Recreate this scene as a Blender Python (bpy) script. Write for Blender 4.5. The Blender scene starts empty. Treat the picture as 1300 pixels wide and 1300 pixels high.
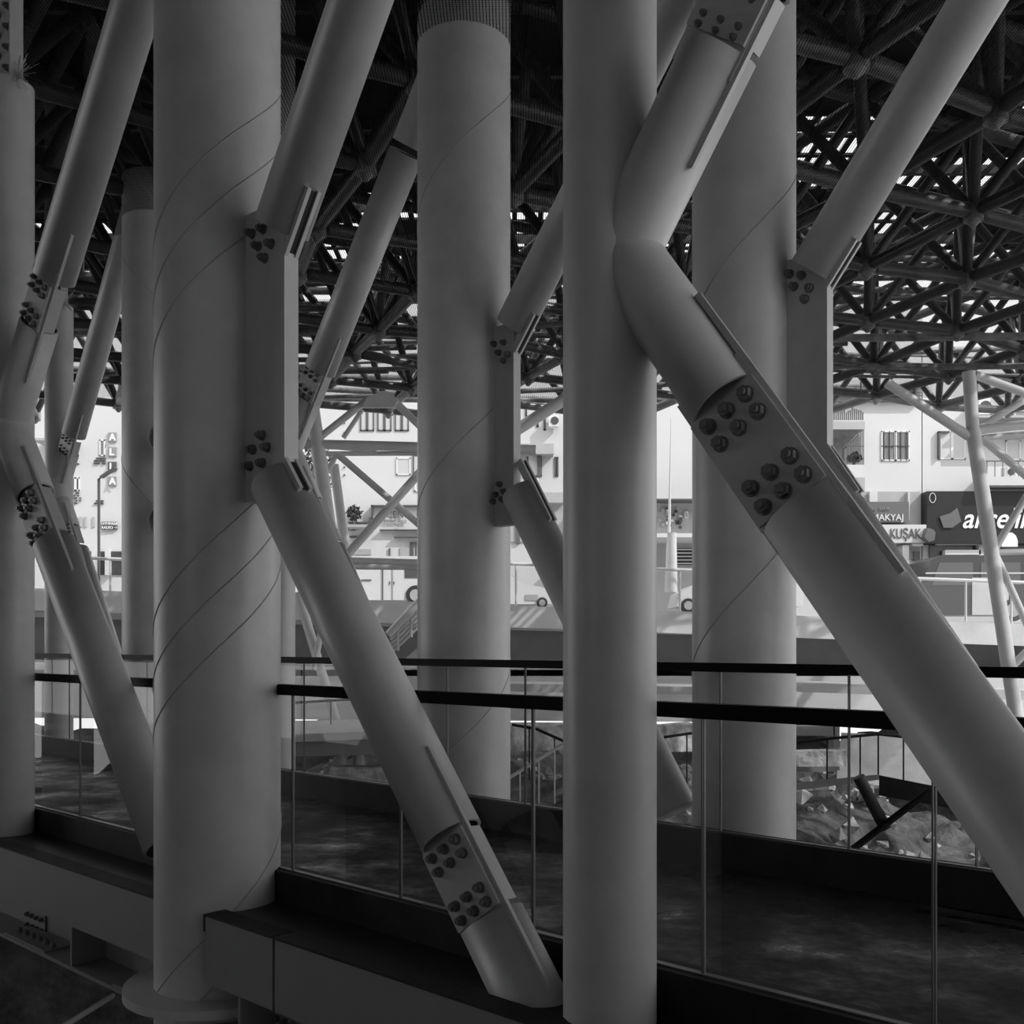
import bpy, bmesh, math, random
from mathutils import Vector, Matrix
R = random.Random(7)
sc = bpy.context.scene
# ---------------------------------------------------------------- camera, world, sun, exposure
F = 1300.0; HY = 818.0
cam_d = bpy.data.cameras.new('camera'); cam = bpy.data.objects.new('camera', cam_d); sc.collection.objects.link(cam)
cam_d.sensor_width = 36; cam_d.lens = 36; cam_d.shift_y = (HY-650)/1300.0
cam.location = (0, 0, 0); cam.rotation_euler = (math.pi/2, 0, 0); cam_d.clip_end = 500
sc.camera = cam
w = bpy.data.worlds.new('world'); sc.world = w; w.use_nodes = True
bg = w.node_tree.nodes['Background']; bg.inputs[0].default_value = (0.92, 0.92, 0.92, 1); bg.inputs[1].default_value = 1.5
sd = bpy.data.lights.new('sun', 'SUN'); sd.energy = 2.9; sd.angle = 0.01
sun = bpy.data.objects.new('sun', sd); sc.collection.objects.link(sun)
sun.rotation_euler = Vector((0.85, -0.55, 0.85)).to_track_quat('Z', 'Y').to_euler()
sc.view_settings.view_transform = 'Standard'; sc.view_settings.look = 'None'
sc.view_settings.exposure = 0.0; sc.view_settings.gamma = 1.0; sc.view_settings.use_curve_mapping = False
try: sc.cycles.max_bounces = 8; sc.cycles.diffuse_bounces = 4; sc.cycles.transparent_max_bounces = 24
except Exception: pass

# ---------------------------------------------------------------- helpers
U = Vector((0.7366, -0.6763, 0)); N = Vector((0.6763, 0.7366, 0)); Z = Vector((0, 0, 1))
def at(x, y, Y): return Vector(((x-650)/F*Y, Y, (HY-y)/F*Y))
def on(x, y, p):                       # point of the vertical plane at distance p along N that is seen at pixel x, y
    t = (x-650)/F; Y = p/(N.x*t+N.y); return Vector((t*Y, Y, (HY-y)/F*Y))
def sof(x, p): return on(x, HY, p).dot(U)
def rowpt(s, p, z): return U*s + N*p + Z*z

def mat(name, c, rough=0.5, var=0.0, scale=4.0, bump=0.0, metal=0.0, bscale=None, spec=0.5, stretch=None):
    m = bpy.data.materials.new(name); m.use_nodes = True; nt = m.node_tree; b = nt.nodes['Principled BSDF']
    b.inputs['Base Color'].default_value = (c, c, c, 1); b.inputs['Roughness'].default_value = rough; b.inputs['Metallic'].default_value = metal
    b.inputs['Specular IOR Level'].default_value = spec
    if var or bump:
        tc = nt.nodes.new('ShaderNodeTexCoord'); mp = nt.nodes.new('ShaderNodeMapping')
        nt.links.new(tc.outputs['Object'], mp.inputs[0])
        if stretch: mp.inputs['Scale'].default_value = stretch
    if var:
        n = nt.nodes.new('ShaderNodeTexNoise'); n.inputs['Scale'].default_value = scale; n.inputs['Detail'].default_value = 8; n.inputs['Roughness'].default_value = 0.65
        r = nt.nodes.new('ShaderNodeMapRange'); r.inputs[1].default_value = 0.3; r.inputs[2].default_value = 0.7
        r.inputs[3].default_value = c*(1-var); r.inputs[4].default_value = min(1, c*(1+var))
        nt.links.new(mp.outputs[0], n.inputs['Vector']); nt.links.new(n.outputs['Fac'], r.inputs[0])
        cb = nt.nodes.new('ShaderNodeCombineColor')
        for i in range(3): nt.links.new(r.outputs[0], cb.inputs[i])
        nt.links.new(cb.outputs[0], b.inputs['Base Color'])
    if bump:
        n2 = nt.nodes.new('ShaderNodeTexNoise'); n2.inputs['Scale'].default_value = bscale or scale; n2.inputs['Detail'].default_value = 6
        bp = nt.nodes.new('ShaderNodeBump'); bp.inputs['Strength'].default_value = bump; bp.inputs['Distance'].default_value = 0.05
        nt.links.new(mp.outputs[0], n2.inputs['Vector']); nt.links.new(n2.outputs['Fac'], bp.inputs['Height']); nt.links.new(bp.outputs[0], b.inputs['Normal'])
    return m
def glassmat(name, tint, refl=1.0):
    m = bpy.data.materials.new(name); m.use_nodes = True; nt = m.node_tree; nt.nodes.clear()
    o = nt.nodes.new('ShaderNodeOutputMaterial'); t = nt.nodes.new('ShaderNodeBsdfTransparent'); g = nt.nodes.new('ShaderNodeBsdfGlossy')
    t.inputs[0].default_value = (tint, tint, tint, 1); g.inputs['Roughness'].default_value = 0.0; g.inputs[0].default_value = (refl, refl, refl, 1)
    f = nt.nodes.new('ShaderNodeFresnel'); ge = nt.nodes.new('ShaderNodeNewGeometry'); mi = nt.nodes.new('ShaderNodeMapRange')
    mi.inputs[3].default_value = 1.5; mi.inputs[4].default_value = 1/1.5; nt.links.new(ge.outputs['Backfacing'], mi.inputs[0]); nt.links.new(mi.outputs[0], f.inputs[0])
    mx = nt.nodes.new('ShaderNodeMixShader')
    nt.links.new(f.outputs[0], mx.inputs[0]); nt.links.new(t.outputs[0], mx.inputs[1]); nt.links.new(g.outputs[0], mx.inputs[2]); nt.links.new(mx.outputs[0], o.inputs[0])
    return m
def netmat(name, c, step, duty, duty2, axes=(0, 1)):
    m = bpy.data.materials.new(name); m.use_nodes = True; nt = m.node_tree; nt.nodes.clear(); L = nt.links
    o = nt.nodes.new('ShaderNodeOutputMaterial'); t = nt.nodes.new('ShaderNodeBsdfTransparent'); d = nt.nodes.new('ShaderNodeBsdfDiffuse')
    d.inputs[0].default_value = (c, c, c, 1); tc = nt.nodes.new('ShaderNodeTexCoord'); sp = nt.nodes.new('ShaderNodeSeparateXYZ'); L.new(tc.outputs['Object'], sp.inputs[0])
    outs = []
    for ax, du in ((axes[0], duty), (axes[1], duty2)):
        a = nt.nodes.new('ShaderNodeMath'); a.operation = 'DIVIDE'; a.inputs[1].default_value = step; L.new(sp.outputs[ax], a.inputs[0])
        f = nt.nodes.new('ShaderNodeMath'); f.operation = 'FRACT'; L.new(a.outputs[0], f.inputs[0])
        l = nt.nodes.new('ShaderNodeMath'); l.operation = 'LESS_THAN'; l.inputs[1].default_value = du; L.new(f.outputs[0], l.inputs[0]); outs.append(l)
    mx = nt.nodes.new('ShaderNodeMath'); mx.operation = 'MAXIMUM'; L.new(outs[0].outputs[0], mx.inputs[0]); L.new(outs[1].outputs[0], mx.inputs[1])
    ms = nt.nodes.new('ShaderNodeMixShader'); L.new(mx.outputs[0], ms.inputs[0]); L.new(t.outputs[0], ms.inputs[1]); L.new(d.outputs[0], ms.inputs[2]); L.new(ms.outputs[0], o.inputs[0])
    return m

M = dict(
    paint=mat('painted_steel', 0.60, 0.36, 0.10, 3.0, 0.0),
    seam=mat('weld_bead', 0.46, 0.5),
    plate=mat('painted_plate', 0.60, 0.45, 0.08, 5.0),
    bore=mat('bore_shade', 0.05, 0.8, spec=0.1),  # near-black colour stands in for shade inside the open tube ends
    bolt=mat('bolt_shade_tone', 0.17, 0.4),  # darker than the plates, to stand in for shadow round the bolts
    dark=mat('black_handrail', 0.006, 0.5, spec=0.1),
    kerb=mat('dark_kerb', 0.03, 0.6, 0.5, 2.5, 0.2, spec=0.2),
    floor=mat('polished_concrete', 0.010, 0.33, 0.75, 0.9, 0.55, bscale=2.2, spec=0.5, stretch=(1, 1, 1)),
    fascia=mat('fascia_panel', 0.26, 0.5, 0.06, 2.0),
    joint=mat('glass_joint', 0.16, 0.3),
    glass=glassmat('railing_glass', 0.90, 0.9),
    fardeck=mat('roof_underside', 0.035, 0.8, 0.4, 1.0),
    frame=mat('galvanised_tube', 0.10, 0.33, 0.45, 1.5, metal=0.0),
    frame2=mat('weathered_tube', 0.30, 0.4, 0.6, 3.0),
    net=netmat('net_cord', 0.012, 0.028, 0.24, 0.16),
    netdense=netmat('net_dense', 0.015, 0.022, 0.30, 0.30, (0, 2)),
    truss=mat('truss_paint', 0.72, 0.4, 0.08, 3),
    wall=mat('white_render', 0.64, 0.8, 0.03, 0.6), wall2=mat('cream_render', 0.58, 0.8, 0.04, 0.6), ledge=mat('grey_render', 0.42, 0.8, 0.08, 1),
    win=mat('window_dark', 0.07, 0.2, 0.3, 3), curtain=mat('curtain', 0.22, 0.8, 0.35, 9, stretch=(9, 1, 0.4)), wframe=mat('window_frame', 0.75, 0.5),
    wframed=mat('window_frame_dark', 0.10, 0.5), signd=mat('sign_dark', 0.035, 0.4, spec=0.2), signg=mat('sign_grey', 0.13, 0.5), signm=mat('sign_mid', 0.13, 0.5), white=mat('white_lettering', 0.9, 0.5),
    letd=mat('dark_lettering', 0.10, 0.5), letm=mat('grey_lettering', 0.30, 0.5),
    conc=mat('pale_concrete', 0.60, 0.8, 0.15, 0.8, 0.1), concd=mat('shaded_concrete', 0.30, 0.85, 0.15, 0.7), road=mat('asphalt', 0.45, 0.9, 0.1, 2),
    earth=mat('excavated_earth', 0.13, 0.95, 0.7, 3.0, 1.0, bscale=7),
    stone=mat('rubble_stone', 0.68, 0.9, 0.7, 3.0, 1.0, bscale=6), soil=mat('dark_soil', 0.012, 0.95, 0.6, 1.6, 0.8, bscale=5), wood=mat('old_wall', 0.66, 0.9, 0.3, 1.0, 0.5, bscale=3),
    carw=mat('car_white', 0.75, 0.3), card=mat('car_dark', 0.06, 0.25), carg=mat('car_glass', 0.12, 0.08), tyre=mat('tyre', 0.04, 0.8), chrome=mat('bright_metal', 0.65, 0.3),
    leaf=mat('foliage', 0.10, 0.9, 0.5, 6), lamp=mat('lamp_post', 0.10, 0.5), bird=mat('plumage', 0.03, 0.8),
)

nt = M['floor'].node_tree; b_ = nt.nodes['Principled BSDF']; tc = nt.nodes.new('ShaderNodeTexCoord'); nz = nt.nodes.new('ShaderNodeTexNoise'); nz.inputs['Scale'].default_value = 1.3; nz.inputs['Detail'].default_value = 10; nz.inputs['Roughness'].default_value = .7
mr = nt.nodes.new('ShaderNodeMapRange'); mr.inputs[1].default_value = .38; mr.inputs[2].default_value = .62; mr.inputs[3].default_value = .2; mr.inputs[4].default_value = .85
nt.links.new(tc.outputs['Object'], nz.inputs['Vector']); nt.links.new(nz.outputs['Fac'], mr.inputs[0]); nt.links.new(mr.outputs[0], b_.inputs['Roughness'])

class MB:
    def __init__(s): s.v = []; s.f = []; s.sm = []
    def face(s, idx, smooth=False): s.f.append(idx); s.sm.append(smooth)
    def hexa(s, P):                    # 8 points: bottom 4 (ccw), top 4
        b = len(s.v); s.v += [Vector(p) for p in P]
        for q in ((3,2,1,0),(4,5,6,7),(0,1,5,4),(1,2,6,5),(2,3,7,6),(3,0,4,7)): s.face([b+i for i in q])
        return s
    def box(s, c, ax, ay, az):         # centre and half-vectors
        c = Vector(c); ax = Vector(ax); ay = Vector(ay); az = Vector(az)
        return s.hexa([c-ax-ay-az, c+ax-ay-az, c+ax+ay-az, c-ax+ay-az, c-ax-ay+az, c+ax-ay+az, c+ax+ay+az, c-ax+ay+az])
    def abox(s, x0, y0, z0, x1, y1, z1): return s.box(((x0+x1)/2, (y0+y1)/2, (z0+z1)/2), ((x1-x0)/2,0,0), (0,(y1-y0)/2,0), (0,0,(z1-z0)/2))
    def rbox(s, s0, s1, p0, p1, z0, z1): return s.box(rowpt((s0+s1)/2, (p0+p1)/2, (z0+z1)/2), U*(s1-s0)/2, N*(p1-p0)/2, Z*(z1-z0)/2)
    def pbox(s, x0, y0, x1, y1, Y, d=0.1):   # rectangle of the view at depth Y, d thick towards the viewer
        a = at(x0, y1, Y-d); b = at(x1, y0, Y-d); return s.abox(a.x, Y-d, a.z, b.x, Y, b.z)
    def tube(s, A, B, r, r2=None, n=32, cap0=True, cap1=True, wall=None, smooth=True, slant0=None, slant1=None):
        A = Vector(A); B = Vector(B); r2 = r if r2 is None else r2; a = (B-A).normalized()
        e = Vector((0,0,1)) if abs(a.z) < 0.95 else Vector((1,0,0)); x = a.cross(e).normalized(); y = a.cross(x)
        def ring(P, rr):
            b = len(s.v)
            for k in range(n):
                t = 2*math.pi*k/n; s.v.append(P + x*rr*math.cos(t) + y*rr*math.sin(t))
            return b
        i0 = ring(A, r); i1 = ring(B, r2)
        for k in range(n): s.face([i0+k, i1+k, i1+(k+1)%n, i0+(k+1)%n][::-1], smooth)
        for flag, P, rr, o in ((cap0, A, r, i0), (cap1, B, r2, i1)):
            if flag:
                j = ring(P, rr); idx = [j+k for k in range(n)]; s.face(idx if P is A else idx[::-1])
            elif wall:
                dep = min(0.35, (B-A).length*0.4); D = a*dep if P is A else -a*dep
                j = ring(P, rr-wall); q = ring(P+D, rr-wall); j2 = ring(P, rr-wall)
                for k in range(n):
                    s.face([o+k, o+(k+1)%n, j+(k+1)%n, j+k] if P is A else [o+k, j+k, j+(k+1)%n, o+(k+1)%n])
                    s.face([j2+k, j2+(k+1)%n, q+(k+1)%n, q+k] if P is A else [j2+k, q+k, q+(k+1)%n, j2+(k+1)%n], smooth)
        return s
    def pathtube(s, pts, r, n=6):
        for a, b in zip(pts, pts[1:]): s.tube(a, b, r, n=n)
        return s
    def prism(s, prof, o, ex, ez, ey):   # closed profile (u,v) in plane ex,ez; extruded by vector ey
        b = len(s.v); o = Vector(o); k = len(prof)
        for d in (Vector((0,0,0)), Vector(ey)):
            for u, v in prof: s.v.append(o + Vector(ex)*u + Vector(ez)*v + d)
        s.face(list(range(b, b+k))); s.face(list(range(b+k, b+2*k))[::-1])
        for i in range(k): s.face([b+i, b+k+i, b+k+(i+1)%k, b+(i+1)%k])
        return s
    def build(s, name, m, parent=None, origin=None):
        me = bpy.data.meshes.new(name); o0 = Vector(origin) if origin is not None else Vector((0,0,0))
        if parent is not None: o0 = parent_world(parent)
        if parent is None and origin is None and s.v:
            c = sum(s.v, Vector((0,0,0)))/len(s.v); o0 = Vector((c.x, c.y, min(p.z for p in s.v)))
        me.from_pydata([p-o0 for p in s.v], [], s.f); me.polygons.foreach_set('use_smooth', s.sm)
        bm = bmesh.new(); bm.from_mesh(me); bmesh.ops.recalc_face_normals(bm, faces=bm.faces); bm.to_mesh(me); bm.free()
        me.materials.append(M[m]); me.update()
        o = bpy.data.objects.new(name, me); sc.collection.objects.link(o)
        if parent is not None: o.parent = parent
        else: o.location = o0
        WL[o] = o0
        return o
WL = {}
def parent_world(p): return WL[p]
def thing(name, label, cat, loc, group=None):
    o = bpy.data.objects.new(name, None); sc.collection.objects.link(o); o.location = Vector(loc); o.empty_display_size = 0.2
    WL[o] = Vector(loc); return tag(o, label, cat, group)
def tag(o, label, cat, group=None, kind=None):
    if label: o['label'] = label
    if cat: o['category'] = cat
    if group: o['group'] = group
    if kind: o['kind'] = kind
    return o
def struct(name, mb, m, label=None):
    o = mb.build(name, m); o['kind'] = 'structure'
    if label: o['label'] = label
    return o

# ---------------------------------------------------------------- ground, street, roof deck
GZ = -5.0
mb = MB(); mb.abox(-60, -30, GZ-0.3, 8, 12, GZ); struct('ground', mb, 'soil')
mb = MB(); mb.abox(8, -30, GZ-0.3, 60, 11.5, GZ); struct('ground_bounce', mb, 'conc')  # pale ground added out of view to bounce sunlight onto the columns

def street_z(X): return 0.93-0.027*X
mb = MB()                                # street slab, sloping up to the left
mb.hexa([(-40, 27, street_z(-40)-0.55), (40, 27, street_z(40)-0.55), (40, 60, street_z(40)-0.55), (-40, 60, street_z(-40)-0.55),
         (-40, 27, street_z(-40)), (40, 27, street_z(40)), (40, 60, street_z(40)), (-40, 60, street_z(-40))])
struct('street', mb, 'road')

mb = MB(); mb.abox(-26, -12.3, GZ, -17, -12, 8.2); mb.abox(-12, -12.3, GZ, 16, -12, 8.2); mb.abox(-17, -12.3, GZ, -12, -12, 0); struct('wall_back_blocker', mb, 'concd')  # unseen wall added to cut frontal fill; its opening shapes the column highlights
mb = MB(); mb.abox(-26.3, -12, GZ, -26, 10, 8.2); struct('wall_left_blocker', mb, 'concd')  # also added out of view, to close off light from the left
# ---------------------------------------------------------------- splices and braces
N0 = N
def bolt_mesh():
    mb = MB(); mb.tube((0,0,0), (0,0,0.010), 0.038, n=20); mb.tube((0,0,0.010), (0,0,0.046), 0.032, n=6, smooth=False); mb.tube((0,0,0.046), (0,0,0.066), 0.018, n=12)
    me = bpy.data.meshes.new('bolt'); me.from_pydata([tuple(p) for p in mb.v], [], mb.f); me.polygons.foreach_set('use_smooth', mb.sm)
    bm = bmesh.new(); bm.from_mesh(me); bmesh.ops.recalc_face_normals(bm, faces=bm.faces); bm.to_mesh(me); bm.free(); me.materials.append(M['bolt']); return me
BOLT = bolt_mesh()
def put_bolt(parent, P, k=1.0, nrm=None):
    o = bpy.data.objects.new('bolt', BOLT); sc.collection.objects.link(o); o.parent = parent
    o.location = Vector(P)-WL[parent]; o.rotation_euler = (nrm or -N).to_track_quat('Z', 'Y').to_euler(); o.scale = (k, k, k); WL[o] = Vector(P)

TH = 0.035; N0 = N
def splice(parent, E0, E1, r, ins=0.40, fl=True, bolts=(1, 1)):
    a = (E1-E0).normalized(); wv = a.cross(N0).normalized()
    if wv.dot(U) < 0: wv = -wv
    ro = math.radians(-7); N = N0*math.cos(ro)+wv*math.sin(ro); wv = wv*math.cos(ro)-N0*math.sin(ro)
    L = (E1-E0).length; hw = r*0.925; c = (E0+E1)/2-N*r*0.33      # the web sits on a chord of the pipe, towards its outer face
    mb = MB(); mb.box(c, a*(L/2+0.10), wv*hw, N*TH/2)
    pl = mb.build('splice_plate', 'plate', parent)
    bl = MB(); bl.box(c-N*(TH/2+0.008), a*(L/2-0.012), wv*(hw-0.004), N*0.008)
    bp = bl.build('cover_plate', 'plate', parent)
    for sgn in (1, -1):
        mb = MB(); mb.box(c+wv*sgn*(hw+(0.004 if sgn > 0 else -0.006)), a*(L/2+(ins if sgn > 0 else 0.0)), wv*0.012, N*0.011); mb.build('rib', 'plate', parent)
        mb = MB(); mb.box(c+wv*sgn*(hw-0.008)+N*r*0.32, a*(L/2-0.02), wv*0.008, N*r*0.30); mb.build('flange', 'plate', parent)
    for side, f in ((0, bolts[0]), (1, bolts[1])):
        if not f: continue
        for i in range(3):
            for j in range(2):
                t = (-1 if side == 0 else 1)*(L*0.5 - L*0.12 - j*L*0.17)
                put_bolt(bp, c + a*t + wv*(i-1)*r*0.55 - N*(TH/2+0.016), min(0.78, 0.68*L/0.42), -N)
    return pl
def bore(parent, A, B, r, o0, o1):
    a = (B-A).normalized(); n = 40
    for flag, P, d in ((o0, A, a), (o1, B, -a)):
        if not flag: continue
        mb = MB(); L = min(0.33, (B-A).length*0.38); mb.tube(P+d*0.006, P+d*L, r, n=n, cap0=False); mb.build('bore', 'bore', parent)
def brace(name, label, axis, p, tubes, splices=(), fins=(), r=None, group=None):
    r = r or (0.150 if p < 5 else 0.165)
    (x0, y0), (x1, y1) = axis
    def X(y): return x0+(x1-x0)*(y-y0)/(y1-y0)
    A = on(x0, y0, p); B = on(x1, y1, p); d = (B-A).normalized()
    def P(y):                            # the 3-D axis is straight, so points of it are found on its projection
        return on(X(y), y, p)
    root = thing(name, label, 'brace', P(max(tubes[0][0], tubes[0][1])), group)
    for (ya, yb, oa, ob) in tubes:
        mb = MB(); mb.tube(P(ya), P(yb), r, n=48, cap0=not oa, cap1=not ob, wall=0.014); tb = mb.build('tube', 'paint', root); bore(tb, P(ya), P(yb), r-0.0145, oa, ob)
    for (ya, yb) in splices: splice(root, P(ya), P(yb), r)
    for (ya, yb) in fins:                # twin cheek plates that clasp the bracket, with a dark slot between
        a = (P(yb)-P(ya)).normalized(); wv = a.cross(N).normalized()
        if wv.dot(U) < 0: wv = -wv
        c = (P(ya)+P(yb))/2; L = (P(yb)-P(ya)).length
        for q in (-1, 1):
            mb = MB(); mb.box(c+wv*(r*0.93)+N*q*0.032-N*0.0, a*L/2, wv*0.035, N*0.011); mb.build('cheek_plate', 'plate', root)
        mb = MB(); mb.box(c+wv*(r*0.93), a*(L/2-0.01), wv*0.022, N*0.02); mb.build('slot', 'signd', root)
    return root

# ---------------------------------------------------------------- columns
def helix(mb, c, r, z0, z1, pitch, ph, rr=0.005, hand=1):
    n = max(8, int((z1-z0)/pitch*40)); pts = []
    for i in range(n+1):
        z = z0+(z1-z0)*i/n; t = ph+hand*2*math.pi*(z-z0)/pitch
        pts.append(Vector((c.x+r*math.cos(t), c.y+r*math.sin(t), z)))
    mb.pathtube(pts, rr, 4)
def column(label, px, p, r, z0, z1, pitch=None, ph=0.0, group='tall round columns in two rows', seams=1, hand=1):
    c = on(px, HY, p); root = thing('steel_column', label, 'column', (c.x, c.y, z0), group)
    mb = MB(); mb.tube((c.x, c.y, z0), (c.x, c.y, z1), r, n=96); mb.build('shaft', 'paint', root)
    if pitch:
        for q in range(seams):
            mb = MB(); helix(mb, c, r+0.001, z0, z1, pitch, ph+q*0.9, 0.0045, hand); mb.build('weld_seam', 'seam', root)
    return root, c
def bracket(root, c, p, r, ext, z0, z1, t=0.045):
    s = c.dot(U); mb = MB(); mb.rbox(s+r*0.8, s+ext, p-t, p+t, z0, z1); mb.build('bracket', 'plate', root)
P1 = 3.24; P2 = 6.55
# row beside the walkway
ZB = lambda y, x, p: on(x, y, p).z
colA, cA = column('broad spiral-welded column with ring collar beside the near fascia beam', 277, P1, 0.356, GZ, 8.2, 2.15, 1.2, seams=3)
bracket(colA, cA, P1, 0.356, sof(361, P1-.045)-cA.dot(U), on(330, 635, P1-0.045).z, on(330, 265, P1-0.045).z)
mb = MB(); zr = -1.955; mb.tube((cA.x, cA.y, zr-0.05), (cA.x, cA.y, zr), 0.525, n=96); mb.build('ring_collar', 'plate', colA)
colC, cC = column('nearest smooth pipe column carrying a kinked pair of thick branch stubs', 774, P1, 0.184, GZ, 8.2)
colL, cL = column('pipe column at the edge of the view with two bolted branch stubs low down', 9, P1, 0.197, on(9, 1080, P1).z, on(9, 110, P1).z)
colB, cB = column('broad column behind the far handrail wrapped in net at its top', 589, P2, 0.421, GZ, 8.2, 2.6, 0.9)
bracket(colB, cB, P2, 0.42, sof(652, P2-.045)-cB.dot(U), on(640, 667, P2-0.045).z, on(640, 412, P2-0.045).z)
colD, cD = column('broad column behind the thick near brace, standing past the far handrail', 944, P2, 0.365, GZ, 8.2, 2.4, 3.0)
bracket(colD, cD, P2, 0.36, sof(1050, P2-.045)-cD.dot(U), on(1030, 650, P2-0.045).z, on(1030, 322, P2-0.045).z)
colN, cN = column('slim pipe column half hidden behind the broad collared column', 352, P2, 0.195, GZ, 8.2)
colM, cM = column('shorter broad column with a flat top between the slim far column and the collared one', 198, P2, 0.41, GZ, on(198, 230, P2).z, 2.6, 2.4, hand=-1)
colP, cP = column('slim far pipe column ending in a bolted plate above the lettered facade', 75, P2, 0.195, GZ, on(75, 390, P2).z)

def stub(root, axis, p, y0, y1, r=0.14):
    (xa, ya), (xb, yb) = axis
    X = lambda y: xa+(xb-xa)*(y-ya)/(yb-ya)
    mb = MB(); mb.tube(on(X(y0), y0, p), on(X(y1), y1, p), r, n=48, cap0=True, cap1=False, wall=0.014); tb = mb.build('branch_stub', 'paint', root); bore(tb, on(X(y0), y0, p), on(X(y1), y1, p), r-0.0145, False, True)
def node_ring(root, c, z, r):
    mb = MB(); n = 48
    pts = [Vector((c.x+r*math.cos(2*math.pi*i/n), c.y+r*math.sin(2*math.pi*i/n), z)) for i in range(n+1)]
    mb.pathtube(pts, 0.006, 5); mb.build('weld_bead', 'seam', root)
# node of C
CU = ((790, 322), (917, 60)); CL = ((790, 322), (1128, 800))
stub(colC, CU, P1, 322, 62); stub(colC, CL, P1, 322, 512)
def mitre_bead(root, px, y, p, r):
    c = on(px, y, p); mb = MB(); mb.box(c+U*r*0.9+Z*0, U*(r*0.5), N*(r*0.8), Z*0.004); mb.build('weld_bead', 'plate', root)
def bead(root, px, y, p, ru, rn):
    c = on(px, y, p); mb = MB(); k = 64
    pts = [c+U*ru*math.cos(2*math.pi*i/k)+N*rn*math.sin(2*math.pi*i/k) for i in range(k+1)]; mb.pathtube(pts, 0.006, 5); mb.build('weld_bead', 'plate', root)
bead(colC, 790, 321, P1, 0.168, 0.138); bead(colL, 16, 525, P1, 0.165, 0.14)
LU = ((16, 525), (175, 0)); LL = ((6, 525), (155, 919))
stub(colL, LU, P1, 525, 412); stub(colL, LL, P1, 525, 630)
NU = ((366, 572), (515, 195)); NL = ((366, 572), (533, 970))
stub(colN, NU, P2, 572, 505); stub(colN, NL, P2, 572, 640)
PU = ((73, 628), (150, 345)); PL = ((75, 628), (93, 685))
stub(colP, PU, P2, 628, 575); stub(colP, PL, P2, 628, 672)
# bolted heads above the two columns that end in the view
for root, px, p, yt, dy in ((colL, 9, P1, 110, 130), (colP, 75, P2, 390, 60)):
    a = on(px, yt, p); b = on(px, yt-dy, p); wv = 0.17
    mb = MB(); mb.box((a+b)/2, U*wv, N*0.02, Z*(b.z-a.z)/2); pl = mb.build('head_plate', 'plate', root)
    mb = MB(); mb.box((a+b)/2+U*wv-Z*0.12, U*0.012, N*0.05, Z*((b.z-a.z)/2+0.12)); mb.build('flange', 'plate', root)
    for i in range(2):
        for j in range(6): put_bolt(pl, a+U*(i-0.5)*wv*1.1+Z*(0.1+j*0.16)-N*0.02, 0.8)
    mb = MB()
    for k in range(26):
        t = R.uniform(-0.9, 0.9); d = (U*math.cos(t)*R.uniform(.5, 1)+Z*math.sin(t)+N*R.uniform(-.4, .4)).normalized()
        q = a+U*0.19+Z*0.02; mb.tube(q, q+d*R.uniform(0.1, 0.24), 0.003, n=4)
    mb.build('bird_spikes', 'plate', root)
    mb = MB(); mb.tube(b, (b.x, b.y, 8.2), 0.195 if p == P2 else 0.197, n=64); mb.build('upper_shaft', 'paint', root)
# stubs on the shorter broad column
for y0, y1 in ((545, 590), (612, 690)):
    ym = (y0+y1)/2; mb = MB(); mb.tube(on(222, ym, P2-0.1), on(210, ym+(-12 if y0 < 600 else 12), P2-0.6), 0.2, n=40, cap1=False, wall=0.014); mb.build('branch_stub', 'paint', colM)

# braces
brace('diagonal_brace', 'thickest brace running down from the nearest pipe column to the walkway edge', CL, P1, [(648, 1420, True, False)], [(514, 646)], r=0.153)
brace('diagonal_brace', 'brace bolted above the upward stub of the nearest pipe column', CU, P1, [(-20, -500, True, False)], [(60, -20)], r=0.146)
AU = ((358, 290), (458, 0)); AL = ((352, 612), (567, 1050))
brace('diagonal_brace', 'upper brace rising from the bracket of the collared column', AU, P1, [(290, -600, True, False)], (), [(345, 228)])
brace('diagonal_brace', 'lower brace with a bolted foot falling from the bracket of the collared column', AL, P1, [(612, 1062, True, True), (1168, 1300, True, False)], [(1064, 1166)], [(548, 648)])
brace('diagonal_brace', 'upper brace above the stub of the column at the edge of the view', LU, P1, [(352, -500, True, False)], [(414, 354)])
brace('diagonal_brace', 'lower brace from the column at the edge of the view, crossing the near handrail', LL, P1, [(692, 1075, True, True)], [(632, 690)])
brace('diagonal_brace', 'slender upper brace leaning over the half hidden slim column', NU, P2, [(470, 195, True, True), (185, -50, False, False)], [(507, 468)])
brace('diagonal_brace', 'lower brace of the half hidden slim column, behind the bolted-foot brace', NL, P2, [(700, 1050, True, False)], [(642, 698)])
brace('diagonal_brace', 'smallest upper brace over the slim far pipe column', PU, P2, [(552, 250, True, False)], [(576, 554)])
brace('diagonal_brace', 'smallest lower brace under the slim far pipe column', PL, P2, [(700, 950, True, False)], [(674, 698)])
BU = ((655, 410), (715, 290)); BL = ((660, 625), (812, 935))
brace('diagonal_brace', 'upper brace rising from the bracket of the net-topped column', BU, P2, [(415, -700, True, False)], (), [(436, 388)])
brace('diagonal_brace', 'lower brace falling from the bracket of the net-topped column', BL, P2, [(625, 1030, True, False)], (), [(600, 676)])
DU = ((1059, 300), (1241, 0)); DL = ((1035, 600), (1159, 786))
brace('diagonal_brace', 'brightest long upper brace crossing the space frame from the square bracket', DU, P2, [(345, -300, True, False)], (), [(398, 292)])
brace('diagonal_brace', 'lower brace almost hidden behind the thickest brace', DL, P2, [(600, 1000, True, False)], (), [(556, 645)])
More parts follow.
